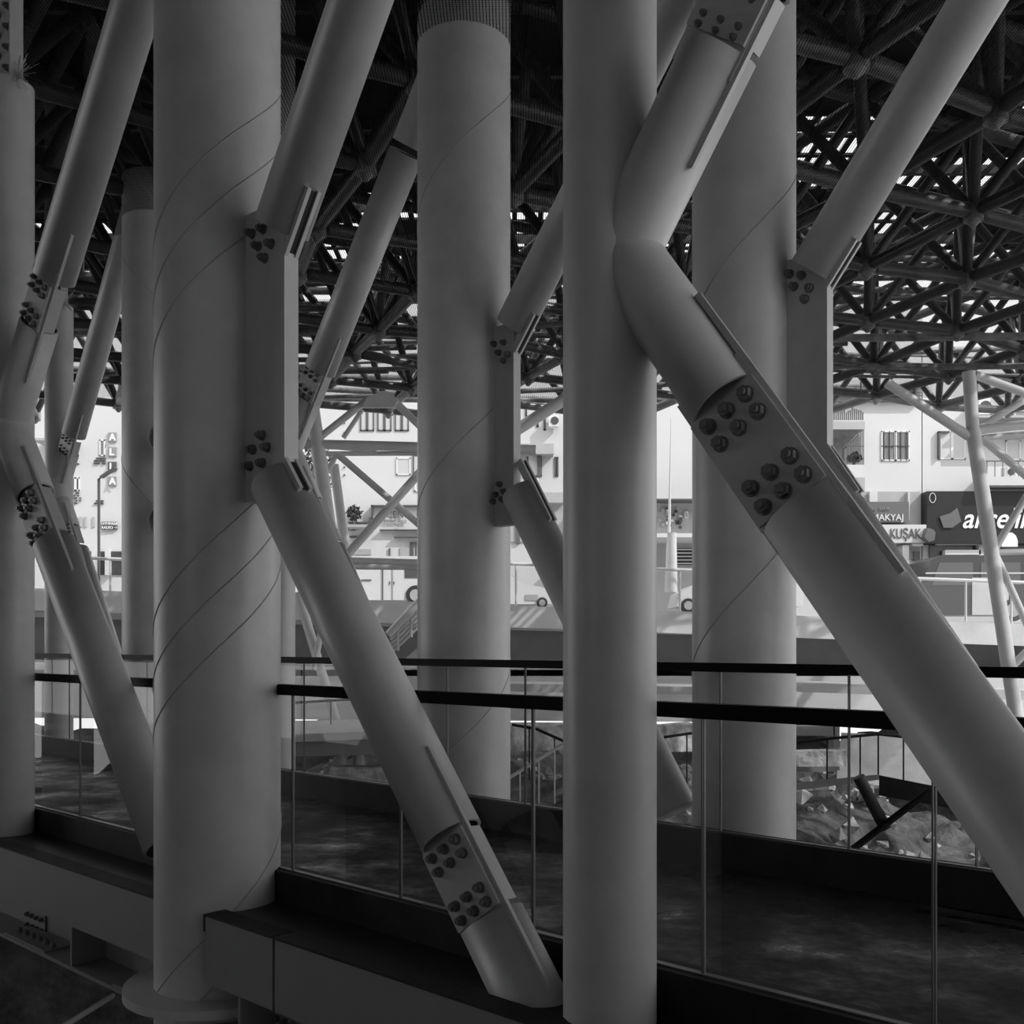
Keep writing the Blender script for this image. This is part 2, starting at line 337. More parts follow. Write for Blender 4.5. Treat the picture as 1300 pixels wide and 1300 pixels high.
# bolts on the brackets beside the brace ends
for (root, p, pts, k) in (
    (colA, P1, [(321,297),(335,291),(329,313),(345,310),(337,328),(334,553),(322,571),(340,568),(318,592),(334,588)], 0.75),
    (colB, P2, [(628,437),(640,435),(634,448),(645,450),(640,458),(635,615),(630,628),(640,624),(627,637),(638,634)], 0.75),
    (colD, P2, [(1003,348),(1018,350),(1008,364),(1028,366),(1022,380)], 0.85)):
    par = [o for o in root.children if o.name.startswith('bracket')][0]
    for x, y in pts: put_bolt(par, on(x, y, p-0.045), k)

# ---------------------------------------------------------------- walkway
FZ = -1.46
s0, s1 = -22.0, 6.0
mb = MB(); mb.rbox(s0, s1, 3.50, 5.95, FZ-0.3, FZ); struct('floor', mb, 'floor')
def kerb(name, lab, pa, pb, za, zb):
    mb = MB(); mb.rbox(s0, s1, pa, pb, za, zb); return tag(mb.build(name, 'kerb'), lab, 'kerb')
kerb('walkway_kerb', 'dark kerb under the near glass balustrade', 3.42, 3.56, -1.76, -1.30)
kerb('walkway_kerb', 'dark kerb under the far glass balustrade', 5.84, 5.98, FZ-0.3, -1.235)
def railing(lab, p, zr, zg, joints, jw):
    root = thing('glass_balustrade', lab, 'balustrade', rowpt(0, p, zg), None)
    mb = MB(); mb.rbox(s0, s1, p-0.032, p+0.032, zr-0.03, zr+0.03); mb.build('handrail', 'dark', root)
    mb = MB(); mb.rbox(s0, s1, p-0.016, p+0.016, zg-0.012, zg+0.006); mb.build('base_channel', 'joint', root)
    js = sorted(joints)
    for a, b in zip(js, js[1:]):
        mb = MB(); v = [rowpt(a+jw/2, p, zg), rowpt(b-jw/2, p, zg), rowpt(b-jw/2, p, zr), rowpt(a+jw/2, p, zr)]
        mb.v = v; mb.face([0,1,2,3]); g = mb.build('glass_pane', 'glass', root)
        for q in (a+jw/2, b-jw/2): mb = MB(); mb.rbox(q-0.0022, q+0.0022, p-0.006, p+0.006, zg, zr); mb.build('polished_edge', 'joint', g)
    return root
nj = [sof(x, 3.48) for x in (-260, -120, 102, 372, 509, 677, 893, 1186)]
nj += [nj[-1]+1.05, nj[-1]+2.1]; nj = [nj[0]-1.2*k for k in range(6, 0, -1)]+nj
railing('nearer glass balustrade of the walkway with a thick black handrail', 3.48, -0.262, -1.30, nj, 0.010)
fj = [sof(x, 5.9) for x in (-150, 88, 212, 386, 568, 667, 780, 915, 1078, 1240)]
fj += [fj[-1]+1.1, fj[-1]+2.2]; fj = [fj[0]-1.3*k for k in range(4, 0, -1)]+fj
railing('farther glass balustrade of the walkway with a thinner looking black handrail', 5.9, -0.152, -1.235, fj, 0.009)
# edge beam towards the viewer
PF = P1-0.25; zt = on(350, 1190, PF).z; zb_ = on(100, 1178, PF).z
fs = [sof(x, PF) for x in (-900, -150, 205)]
for i, (a, b, lab) in enumerate(((fs[1]-3, fs[1], 'pale fascia panel farthest along the edge beam'), (fs[1]+.01, fs[2], 'pale fascia panel ending at the collared column'),
        (sof(265, PF), sof(350, PF), 'short pale fascia panel starting at the collared column'), (sof(353, PF), 3.5, 'long pale fascia panel under the bolted brace foot'))):
    mb = MB(); mb.rbox(a, b, PF-0.02, PF, zb_, zt); fp = mb.build('fascia_panel', 'fascia'); tag(fp, lab, 'panel', 'fascia panels of the edge beam')
    mb = MB(); mb.rbox(a, b, PF-0.03, PF+0.10, zt, zt+0.012); c = mb.build('cap_strip', 'kerb', fp)
mb = MB(); mb.rbox(s0, s1, PF+0.002, 3.50, zt-0.10, zt-0.005); tag(mb.build('gutter_ledge', 'signd'), 'black ledge between the fascia panels and the near kerb', 'ledge')
root = thing('edge_girder', 'steel girder below the fascia panels with bolted web plates', 'girder', rowpt(0, 3.45, -2.3), None)
mb = MB(); mb.rbox(s0, s1, P1-.05, P1-.01, -2.09, -1.6); mb.build('web', 'fascia', root)
mb = MB(); mb.rbox(s0, s1, P1-.29, P1+.2, -2.11, -2.085); mb.build('bottom_flange', 'fascia', root)
for xa, xb in ((101, 128), (315, 330)):
    mb = MB(); mb.rbox(sof(xa, 3.02), sof(xa, 3.02)+0.02, P1-.28, P1-.05, -2.085, zb_); mb.build('stiffener', 'fascia', root)
for xs, nb in (((33, 57), 0), ((348, 388), 0)):
    mb = MB(); pw = P1-.065; a, b = sof(xs[0], pw), sof(xs[1], pw); yq = (1155, 1187) if xs[0] < 100 else (1287, 1330); z1, z0 = on((xs[0]+xs[1])/2, yq[0], pw).z, on((xs[0]+xs[1])/2, yq[1], pw).z; mb.rbox(a, b, pw, pw+.015, z0, z1); wp = mb.build('web_plate', 'fascia', root)
    for i in range(4):
        for j in range(2): put_bolt(wp, rowpt(a+(b-a)*(i+.5)/4, pw, z1-(z1-z0)*(.28+j*.42)), 0.5)
for x0_, n_ in ((5, 6), (143, 6), (330, 5)):
    a = sof(x0_, P1-.28); mb = MB(); mb.rbox(a, a+0.68, P1-.28, P1-.08, -2.085, -2.073); fp = mb.build('flange_plate', 'fascia', root)
    for i in range(n_): put_bolt(fp, rowpt(a+0.08+i*0.11, P1-.2, -2.073), 0.55, Z)
mb = MB(); mb.tube(at(60, 1316, 9.5), at(143, 1264, 11.0), 0.03, n=10); tag(mb.build('steel_rail', 'fascia'), 'thin pale steel rail lying in the dark pit below the girder', 'rail')

# ---------------------------------------------------------------- space frame roof
HB, HT = 5.75, 7.5; G = 1.95; th = math.radians(24)
ex = Vector((math.cos(th), math.sin(th), 0)); ey = Vector((-math.sin(th), math.cos(th), 0)); org = Vector((0, 13, 0))
YEND = 25.3
def inside(P): return -17 < P.x < 15.5 and 2.5 < P.y < YEND
bot = {}; top = {}
for i in range(-17, 18):
    for j in range(-17, 18):
        P = org+ex*i*G+ey*j*G
        if inside(P): bot[i, j] = P+Vector((R.uniform(-.12,.12), R.uniform(-.12,.12), HB+R.uniform(-.06,.06)-0.012*(P.y-12)))
        Q = org+ex*(i+.5)*G+ey*(j+.5)*G
        if inside(Q): top[i, j] = Q+Vector((0, 0, HT))
def vis(P):
    if P.y < 1: return 1e9
    x = 650+P.x/P.y*F; y = HY-P.z/P.y*F
    return P.length + (200 if not (-80 < x < 1380 and y > -80) else 0)
chords = []; diags = []; tops = []
for (i, j), P in bot.items():
    for d in ((1,0),(0,1)):
        q = (i+d[0], j+d[1])
        if q in bot: chords.append((P, bot[q]))
    for q in ((i,j),(i-1,j),(i,j-1),(i-1,j-1)):
        if q in top: diags.append((P, top[q]))
for (i, j), P in top.items():
    for d in ((1,0),(0,1)):
        q = (i+d[0], j+d[1])
        if q in top: tops.append((P, top[q]))
sf = thing('space_frame', 'dark tubular space frame roof spanning over all the columns', 'roof frame', (0, 13, HB))
def bars(lst, name, r, m, sub=None):
    lst.sort(key=lambda ab: vis((ab[0]+ab[1])/2))
    for a, b in lst[:100]:
        mb = MB(); d = (b-a).normalized(); mb.tube(a+d*0.16, b-d*0.16, r, n=14); 
        for q, s_ in ((a, 1), (b, -1)): mb.tube(q+d*s_*0.04, q+d*s_*0.17, r*0.45, r*0.98, n=14)
        mb.build(name, m, sf)
    if len(lst) > 100:
        mb = MB()
        for a, b in lst[100:]: mb.tube(a, b, r, n=10)
        o = mb.build(name+'_field', m, sf); o['kind'] = 'stuff'
bars(chords, 'lower_chord', 0.095, 'frame'); bars(diags, 'web_diagonal', 0.075, 'frame'); bars(tops, 'upper_chord', 0.095, 'frame')
nodes = sorted(bot.values(), key=vis)
for k, P in enumerate(nodes[:100]):
    mb = MB(); mb.tube(P-Z*0.12, P+Z*0.12, 0.13, n=14); mb.tube(P-Z*0.12, P-Z*0.2, 0.10, 0.03, n=14); mb.build('node_hub', 'frame2', sf)
# struts hanging under some nodes (bright weathered posts)
for k, P in enumerate(nodes[:40]):
    if k % 3 == 0:
        mb = MB(); mb.tube(P+Z*0.2, P+Z*(HT-HB)+ex*0.2, 0.075, n=12); mb.build('king_post', 'frame2', sf)
for k in range(46):
    Y0 = R.uniform(18.5, 25.5); z0 = R.uniform(5.6, 7.6); dz = R.uniform(-.35, .35); dy = R.uniform(-1.2, 1.2); xs = R.uniform(-17, 4)
    mb = MB(); pts = [Vector((xs+q*2.8, Y0+dy*q/4, z0+dz*q/4-0.05*math.sin(q*0.8))) for q in range(5)]
    mb.pathtube(pts, R.uniform(.03, .08), 8); mb.build('edge_tie', 'frame2', sf)
# roof deck with open bays
mb = MB(); i = 0
x = -24.0
cells = []
SX, SY = 1.5, 1.35
ny = int((23.0+26)/SY)
for ix in range(24):
    X0 = -24+ix*SX
    for iy in range(ny):
        Y0 = -26+iy*SY
        pr = 0.0
        if Y0 > 15.5: pr = 0.02+0.006*(Y0-6)
        if Y0 > 6 and X0 > 2 and Y0 > 9: pr += 0.22
        if Y0 > 16: pr += 0.25
        if Y0 > 18.8: pr = 0.85
        if R.random() < pr:
            for q in range(6): mb.abox(X0+q*SX/6, Y0, 8.26, X0+q*SX/6+0.10, Y0+SY, 8.30)
            mb.abox(X0, Y0, 8.22, X0+SX, Y0+.1, 8.26); mb.abox(X0, Y0+SY*.5, 8.22, X0+SX, Y0+SY*.5+.1, 8.26)
            continue
        mb.abox(X0, Y0, 8.25, X0+SX+0.001, Y0+SY+0.001, 8.30)
        for q in range(3): mb.abox(X0+0.2+q*0.5, Y0, 8.20, X0+0.28+q*0.5, Y0+SY, 8.25)
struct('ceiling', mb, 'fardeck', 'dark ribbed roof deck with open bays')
pur = []
for k in range(14):
    Y0 = 4+k*1.5; mb = MB(); mb.abox(-17, Y0, 8.05, 13.5, Y0+0.09, 8.2)
    mb.build('purlin', 'frame', sf)
# safety net
mb = MB(); mb.v = [Vector(q) for q in ((-17, 3, 5.45), (15, 3, 5.45), (15, 22.0, 5.3), (-17, 22.0, 5.3))]; mb.face([0,1,2,3])
tag(mb.build('safety_net', 'net', origin=(0, 0, 5.4)), 'fine dark cord net stretched flat under the whole space frame', 'net', kind='stuff')
# crumpled net round the top of the net-topped column
mb = MB(); nn = 22; mm = 8
for i in range(nn+1):
    t = math.pi*(0.86+1.28*i/nn)
    for j in range(mm+1):
        rr = 0.45+0.02*math.sin(i*.9+j*0.7)+0.03*j
        z = 5.52+0.9*j/mm + (0.04*math.sin(i*0.8)+0.30*math.sin((i/nn-0.1)*3.5))*(1-j/mm)
        mb.v.append(Vector((cB.x+rr*math.cos(t), cB.y+rr*math.sin(t), z)))
for i in range(nn):
    for j in range(mm): b = i*(mm+1)+j; mb.face([b, b+1, b+mm+2, b+mm+1], True)
tag(mb.build('column_net', 'netdense', origin=cB+Z*5.5), 'crumpled dark net gathered round the top of a broad column', 'net')

# ---------------------------------------------------------------- far trusses
def pbar(mb, x0, y0, x1, y1, Y0, wpx, Y1=None, n=18):
    Y1 = Y1 or Y0; mb.tube(at(x0, y0, Y0), at(x1, y1, Y1), wpx/2/F*(Y0+Y1)/2, n=n); return mb
YT = 19.0
root = thing('pipe_truss_tower', 'pale cross-braced pipe truss standing between the collared and the net-topped column', 'truss', at(440, 930, YT))
for k, a in (('leaning_post', (394,500,424,715,YT,18)), ('leaning_post', (424,590,441,715,YT+.4,12)), ('leaning_leg', (378,752,408,850,YT,9)), ('leaning_leg', (378,752,440,960,YT+.2,12)), ('leaning_leg', (398,850,416,760,YT-.1,8)),
        ('cross_brace', (430,578,560,690,YT,9)), ('cross_brace', (540,592,440,705,YT-.3,11)), ('cross_brace', (405,556,466,508,YT,9)), ('cross_brace', (436,556,460,520,YT+1,6)),
        ('cross_brace', (499,508,560,566,YT,10)), ('cross_brace', (416,600,426,578,YT+.2,7)), ('chord', (360,563,680,571,YT,12)), ('chord', (412,576,680,575,YT+.7,6)), ('chord', (412,566,478,573,YT+.5,6)),
        ('chord', (436,711,560,715,YT,8)), ('chord', (440,719,560,720,YT+.3,8))):
    mb = MB(); pbar(mb, *a[:4], a[4], a[5]); mb.build(k, 'truss', root)
mb = MB(); a = at(483, 515, YT-0.15); k = YT/F
mb.prism([(-23*k,-2*k),(-18*k,10*k),(2*k,19*k),(16*k,16*k),(21*k,6*k),(17*k,-2*k)], a, (1,0,0), (0,0,1), (0,0.08,0)); mb.build('gusset_plate', 'truss', root)
YR = 17.5
root = thing('pipe_truss_tower', 'pale pipe truss tower with a leaning post before the dark appliance shop', 'truss', at(1290, 905, YR))
for k, a in (('leaning_post', (1230,472,1235,545,YR,16)), ('leaning_post', (1235,545,1291,915,YR,18)), ('cross_brace', (1126,486,1230,554,YR,12)), ('cross_brace', (1238,476,1310,502,YR,11)),
        ('cross_brace', (1244,542,1330,490,YR+.3,9)), ('chord', (1240,546,1380,530,YR,12)), ('chord', (1246,556,1380,545,YR+.8,8)), ('cross_brace', (1246,556,1345,640,YR,10)),
        ('cross_brace', (1263,697,1345,560,YR,9)), ('chord', (1263,701,1380,699,YR,8)), ('cross_brace', (1264,705,1330,850,YR,9)), ('cross_brace', (1286,845,1340,790,YR,10)), ('chord', (1288,850,1380,848,YR+.3,5))):
    mb = MB(); pbar(mb, *a[:4], a[4], a[5]); mb.build(k, 'truss', root)
mb = MB(); pbar(mb, 640, 556, 740, 492, 18.5, 15); tag(mb.build('roof_prop', 'truss'), 'short pale pipe prop rising to the roof behind the net-topped column', 'prop')
# pigeon on the brace
root = thing('pigeon', 'small dark pigeon perched on a pipe brace under the roof', 'bird', at(1291, 490, YR))
mb = MB(); c = at(1291, 484, YR)
mb.tube(c+Vector((-.08,0,-.05)), c+Vector((-.03,0,0)), 0.015, 0.05, n=10); mb.tube(c+Vector((-.03,0,0)), c+Vector((.03,0,.05)), 0.05, 0.045, n=10); mb.tube(c+Vector((.03,0,.05)), c+Vector((.05,0,.09)), 0.045, 0.02, n=10); mb.tube(c+Vector((.04,0,.08)), c+Vector((.075,0,.12)), 0.026, 0.02, n=10)
mb.build('body', 'bird', root); mb = MB(); mb.tube(c+Vector((.07,0,.115)), c+Vector((.1,0,.11)), 0.006, 0.001, n=6); mb.build('beak', 'bird', root)

# ---------------------------------------------------------------- street edge
def slopebox(mb, xa, ya, xb, yb, h, Y, d):
    A = at(xa, ya, Y); B = at(xb, yb, Y); hz = h/F*Y
    return mb.hexa([A-Z*hz, B-Z*hz, B-Z*hz+Vector((0,d,0)), A-Z*hz+Vector((0,d,0)), A, B, B+Vector((0,d,0)), A+Vector((0,d,0))])
mb = MB(); slopebox(mb, -500, 727, 1800, 810, 28, 26.6, 0.6); struct('wall_street_edge', mb, 'conc')
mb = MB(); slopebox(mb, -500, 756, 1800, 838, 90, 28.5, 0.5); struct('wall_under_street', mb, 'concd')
mb = MB(); slopebox(mb, -500, 838, 1800, 852, 70, 24.5, 0.4); struct('wall_terrace', mb, 'white')
mb = MB(); mb.abox(-30, 24.5, at(0,845,24.5).z-0.25, 40, 29, at(0,845,24.5).z-0.1); struct('terrace', mb, 'conc')
# street railing
def street_rail(lab, xa, xb, hi, posts):
    yb = lambda x: 746+0.0361*(x-42)
    root = thing('street_railing', lab, 'railing', at((xa+xb)/2, yb((xa+xb)/2), 26.75))
    mb = MB(); mb.tube(at(xa, yb(xa)-hi, 26.75), at(xb, yb(xb)-hi, 26.75), 0.045, n=10); mb.build('top_rail', 'chrome', root)
    for x in posts:
        mb = MB(); mb.tube(at(x, yb(x)+2, 26.75), at(x, yb(x)-hi, 26.75), 0.03, n=8); mb.build('post', 'chrome', root)
    mb = MB(); mb.v = [at(xa, yb(xa), 26.75), at(xb, yb(xb), 26.75), at(xb, yb(xb)-hi+3, 26.75), at(xa, yb(xa)-hi+3, 26.75)]; mb.face([0,1,2,3]); mb.build('glass_pane', 'glass', root)
street_rail('street balustrade with pale posts below the vertical letters', -60, 330, 40, (-40, 60, 92, 140, 195, 250, 310))
street_rail('street balustrade before the parked vehicles', 640, 1500, 52, (655, 740, 863, 960, 1070, 1168, 1226, 1284, 1360, 1430))

# ---------------------------------------------------------------- buildings
YF = 34.0
def text(body, x, y, hpx, Y, m, name, parent=None, shear=0.0, bold=0.0, sx=1.0, depth=0.02, rot=0.0):
    cu = bpy.data.curves.new(name, 'FONT'); cu.body = body; cu.size = 1.0; cu.extrude = 0.01; cu.shear = shear; cu.offset = bold; cu.align_x = 'LEFT'
    o = bpy.data.objects.new('tmp', cu); sc.collection.objects.link(o); dg = bpy.context.evaluated_depsgraph_get(); dg.update()
    me = bpy.data.meshes.new_from_object(o.evaluated_get(dg)); sc.collection.objects.unlink(o); bpy.data.objects.remove(o)
    k = hpx/F*Y/0.72; P = at(x, y, Y-depth)
    base = WL[parent] if parent is not None else Vector((0,0,0))
    for v in me.vertices:
        c = v.co.copy(); v.co = P-base+Vector((c.x*k*sx, -c.z*1.0, c.y*k))
    me.materials.clear(); me.materials.append(M[m]); t = bpy.data.objects.new(name, me); sc.collection.objects.link(t)
    if parent is not None: t.parent = parent
    WL[t] = P; return t
def P_(root, name, m, *rects, Y=YF, d=0.1):
    for r in rects: mb = MB(); mb.pbox(*r, Y, d); o = mb.build(name, m, root)
    return o
def window(root, x0, y0, x1, y1, panes=2, frame='wframe', pane='curtain', bars=0):
    f = MB(); t = 1.6
    f.pbox(x0, y0, x1, y0+t, YF, .04); f.pbox(x0, y1-t, x1, y1, YF, .04); f.pbox(x0, y0, x0+t, y1, YF, .04); f.pbox(x1-t, y0, x1, y1, YF, .04)
    for i in range(1, panes): xm = x0+(x1-x0)*i/panes; f.pbox(xm-t, y0, xm+t, y1, YF, .04)
    o = f.build('window', frame, root)
    mb = MB(); mb.pbox(x0+t*.5, y0+t*.5, x1-t*.5, y1-t*.5, YF, .02); mb.build('pane', pane, o)
    if bars:
        g = MB()
        for i in range(bars): xx = x0+(x1-x0)*(i+.5)/bars; g.pbox(xx-.25, y0, xx+.25, y1, YF, .06)
        g.pbox(x0, (y0+y1)/2-.3, x1, (y0+y1)/2+.3, YF, .06); g.build('window_bars', 'wframed', o)
def body(lab, x0, x1, ytop, m, ybase=None, D=8):
    A = at(x0, 0, YF); B = at(x1, 0, YF); z0 = street_z((A.x+B.x)/2)-0.1; zt_ = (HY-ytop)/F*YF
    root = thing('apartment_building', lab, 'building', ((A.x+B.x)/2, YF, z0), 'apartment buildings across the street')
    mb = MB(); mb.abox(A.x, YF, z0, B.x, YF+D, zt_); mb.build('facade', m, root); return root
b1 = body('white apartment building with four boxed letters down its corner', -160, 172, 380, 'wall')
window(b1, 126, 558, 133, 579, 1, 'wframe', 'curtain'); window(b1, 90, 606, 101, 623, 2, 'wframe', 'win'); window(b1, 60, 560, 70, 590, 1, 'wframe', 'win')
for (x0, y0, n, k) in ((119,581,6,3), (88,625,6,5), (119,635,5,2), (93,588,4,2)):
    mb = MB()
    for i in range(n):
        for j in range(k):
            if R.random() < .8: mb.pbox(x0+i*2.5, y0+j*3.2, x0+i*2.5+1.6, y0+j*3.2+1.5, YF, .06)
    mb.build('pierced_balcony', 'win', b1)
for x0 in (95, 101, 107, 117): P_(b1, 'window_slot', 'ledge', (x0, 656, x0+2.6, 669), d=.05)
P_(b1, 'shop_opening', 'win', (60, 700, 158, 730), d=.05); P_(b1, 'shop_column', 'wall', (98, 697, 103, 730), (116, 697, 120, 730), (133,697,137,730), d=.3)
P_(b1, 'balcony_slab', 'ledge', (40, 556, 88, 559), d=.8)
for i, ch in enumerate('ALLA'):
    y = 549+i*18.6; o = MB(); o.pbox(137, y, 147.5, y+11.6, YF, .06); bx = o.build('letter_box', 'letd' if i == 2 else 'letm', b1)
    text(ch, 138.7, y+10.0, 8.6, YF-.14, 'white', 'letter', bx, bold=0.03)
sg = P_(b1, 'direction_sign', 'letd', (128, 662.5, 148, 672), d=.1)
text('HYMPARK', 128.6, 666.6, 3.4, YF-.1, 'white', 'lettering', sg, bold=.01, sx=1.0); text('RADIO →', 128.8, 671.3, 3.4, YF-.1, 'white', 'lettering', sg, bold=.01)
b2 = body('white building with a framed shop sign behind the pale truss', 178, 640, 380, 'wall')
for x in (457, 479, 501): window(b2, x, 520, x+18, 547, 2, 'wframed', 'wall2')
window(b2, 503, 581, 521, 603, 1, 'wframe', 'wall2'); window(b2, 524, 577, 540, 602, 1, 'wframed', 'wall2'); window(b2, 526, 610, 545, 624, 1, 'wframe', 'wall2'); window(b2, 376, 574, 386, 592, 2, 'wframe', 'win')
P_(b2, 'planter_ledge', 'ledge', (440, 666, 470, 669), d=.8)
for y in (536, 548, 592, 602): P_(b2, 'vent', 'wframed', (436, y, 438, y+1.6), d=.05)
fr_ = MB(); fr_.pbox(471, 641, 545, 643, YF, .2); fr_.pbox(471, 641, 473, 658, YF, .2); fr_.pbox(468, 657, 473, 663, YF, .2); fr_.pbox(442, 662.5, 469, 664, YF, .2); fr_.pbox(482, 672, 545, 673.4, YF, .2); fr_.pbox(444, 680, 456, 682.4, YF, .2); fr_.pbox(500, 681, 545, 682.5, YF, .2)
fr_.build('sign_frame', 'wframed', b2)
text('ÖCEN', 481, 657.5, 9, YF-.05, 'letd', 'lettering', b2, sx=.9); text('PAZARONESİ', 484, 664.2, 4, YF-.05, 'letd', 'lettering', b2, sx=.95); text('1974', 503, 668.5, 1.8, YF-.05, 'letm', 'lettering', b2)
text('HALI & KİLİM', 424, 674, 3.2, YF-.05, 'letd', 'lettering', b2, bold=.02)
P_(b2, 'shop_window', 'ledge', (448, 697, 471, 704), (508, 695, 530, 706), d=.05); P_(b2, 'shop_door', 'wframed', (493.5, 696, 495.5, 707), (520, 688, 525, 706), (527,688,529,706), d=.06)
b3 = body('balconied building with a tilted window behind the net-topped column', 642, 738, 380, 'wall2')
P_(b3, 'balcony_slab', 'ledge', (642, 563, 703, 576), (642, 625, 716, 638), d=.5)
window(b3, 669, 577, 688, 605, 1, 'wframed', 'white'); P_(b3, 'open_sash', 'wframed', (682, 578, 687, 604), d=.25)
def ac(root, x, y, w_=11, h_=10, Y=YF-.1):
    o = P_(root, 'air_conditioner', 'wframe', (x, y, x+w_, y+h_), Y=Y, d=.3)
    mb = MB(); c = at(x+w_*.6, y+h_*.5, Y-.3); mb.tube(c, c-Vector((0,.02,0)), h_*.36/F*YF, n=20); mb.build('fan_grille', 'win', o)
ac(b3, 673, 607); ac(b3, 697, 527, 12, 14)
for q in ((667,514,669,528), (681,528,684,542), (690,530,693,546), (704,580,709,605)): window(b3, *q, 1, 'wframed', 'win')
P_(b3, 'shop_shutter', 'ledge', (642, 640, 716, 688), d=.05); P_(b3, 'shop_door', 'signm', (688, 644, 694, 656), (655, 645, 660, 690), d=.1); P_(b3, 'shop_board', 'ledge', (690, 671, 709, 683), d=.2)
b4 = body('plain white building wall between two columns, above a shop with wares', 740, 1000, 380, 'wall')
P_(b4, 'awning_edge', 'wframed', (740, 633, 1000, 635), d=.8); P_(b4, 'shop_front', 'ledge', (740, 635, 1000, 720), d=.05)
for k in range(26): 
    x = R.uniform(834, 872); y = R.uniform(640, 668); P_(b4, 'ware', R.choice(['win','wframe','ledge','letd']), (x, y, x+R.uniform(2,5), y+R.uniform(2,6)), d=.1+.002*k)
P_(b4, 'canopy', 'wall', (740, 677, 1000, 682), d=2.0); P_(b4, 'shop_grille', 'win', (857, 696, 879, 717), d=.1)
for k in range(5): P_(b4, 'grille_shelf', 'wframe', (857, 697+k*4.4, 879, 698.2+k*4.4), d=.16)
window(b4, 872, 637, 882, 668, 1, 'wframe', 'ledge')
b5 = body('white corner building with a barred double window and side balconies', 1002, 1171, 380, 'wall')
# side balconies of b5
P_(b5, 'recess', 'ledge', (1040, 541, 1097, 626), d=.04); P_(b5, 'balcony_slab', 'ledge', (1002, 535, 1098, 545), (1002, 606, 1098, 624), d=.9)
P_(b5, 'balcony_parapet', 'wall', (1002, 590, 1097, 606), d=.85)
mb = MB()
for i in range(26): mb.pbox(1044+i*2.1, 546, 1044.5+i*2.1, 590, YF-.8, .03)
mb.pbox(1040, 566, 1097, 566.7, YF-.8, .03); mb.build('balcony_grille', 'wframed', b5)
mb = MB()
for i in range(16): mb.pbox(1056+i*2.6, 516+R.uniform(0,8), 1057.2+i*2.6, 533, YF-.5, .05)
mb.build('balcony_clutter', 'letd', b5); P_(b5, 'balcony_window', 'curtain', (1057, 556, 1068, 586), (1070, 554, 1092, 586), d=.08)
window(b5, 1119, 547, 1155, 585, 2, 'wframe', 'curtain', 5)
mb = MB()
for i in range(60): 
    mb.pbox(1050+i*2, 488, 1050.5+i*2, 508, YF-.1, .03)
for j in range(5): mb.pbox(1050, 490+j*4, 1170, 490.5+j*4, YF-.1, .03)
for x in (1093, 1132, 1162): mb.pbox(x, 484, x+1.2, 510, YF-.1, .1)
mb.pbox(1050, 508.5, 1170, 510, YF-.1, .12); mb.build('roof_fence', 'wframed', b5)
P_(b5, 'roof_backdrop', 'wall2', (1050, 480, 1168, 508), d=.02)
P_(b5, 'shop_front', 'ledge', (1040, 624, 1168, 710), d=.05); P_(b5, 'shop_pillar', 'wall', (1104, 624, 1114, 640), (1153,624,1155,660), d=.2)
sg = P_(b5, 'shop_sign', 'signm', (1060, 637, 1154, 663), d=.45)
text('GÜZELLİK · SAÇ · BAKIM', 1080, 648, 4, YF-.45, 'letm', 'lettering', sg, sx=.8); text('MAKYAJ', 1107, 660.5, 8.0, YF-.45, 'wall', 'lettering', sg, bold=.015, sx=1.0)
sg = P_(b5, 'shop_sign', 'wall', (1060, 666, 1176, 689), d=.6)
text('ÇA KUŞAK', 1110, 683.5, 13, YF-.6, 'letd', 'lettering', sg, bold=.0, sx=.66)
P_(b5, 'shop_goods', 'win', (1160, 700, 1168, 712), (1142, 698, 1150, 712), d=.1)
P_(b5, 'market_stall', 'chrome', (1146, 692, 1154, 716), (1158, 690, 1172, 693), d=.5)
b6 = body('building over the dark appliance shop sign, with balconies and coolers', 1170, 1560, 440, 'wall')
window(b6, 1192, 547, 1226, 583, 2, 'wframe', 'wall2'); P_(b6, 'window_shade', 'wframed', (1192, 548, 1194, 582), (1192,547,1206,549), d=.14)
P_(b6, 'upper_facade', 'ledge', (1242, 480, 1320, 522), d=.1); P_(b6, 'balcony_slab', 'ledge', (1240, 527, 1400, 530), (1240, 546, 1400, 552), d=.6)
window(b6, 1277, 559, 1296, 584, 1, 'wframe', 'wall2'); window(b6, 1288, 510, 1310, 530, 1, 'wframe', 'ledge')
P_(b6, 'balcony_slab', 'wall2', (1252, 605, 1400, 616), d=.9)
mb = MB()
for x in range(1253, 1400, 10): mb.pbox(x, 585, x+.6, 605, YF-.85, .03)
mb.pbox(1252, 584.5, 1400, 585.8, YF-.85, .05); mb.build('balcony_railing', 'wframed', b6)
ac(b6, 1276, 593, 13, 12, YF-.5); ac(b6, 1243, 506, 14, 20, YF-.2); ac(b6, 1258, 517, 10, 8, YF-.2)
sg = P_(b6, 'shop_sign', 'signd', (1177, 623.5, 1400, 690), d=.5)
mb = MB(); k = YF/F; mb.prism([(0,14*k),(14*k,18.5*k),(22*k,25*k),(27*k,8*k),(16*k,0),(5*k,0)], at(1193, 670, YF-.56), (1,0,0), (0,0,1), (0,.06,0)); mb.build('tile_emblem', 'signg', sg)
text('arçelik', 1221, 670, 26, YF-.5, 'white', 'lettering', sg, shear=.3, bold=.012, sx=.92)
mb = MB(); c = at(1184, 632, YF-.55)
for q in range(14):
    t0, t1 = q/14*math.pi*2, (q+1)/14*math.pi*2; mb.tube(c+Vector((math.cos(t0)*.1,0,math.sin(t0)*.16)), c+Vector((math.cos(t1)*.1,0,math.sin(t1)*.16)), .010, n=5)
mb.build('cable_loop', 'white', sg)
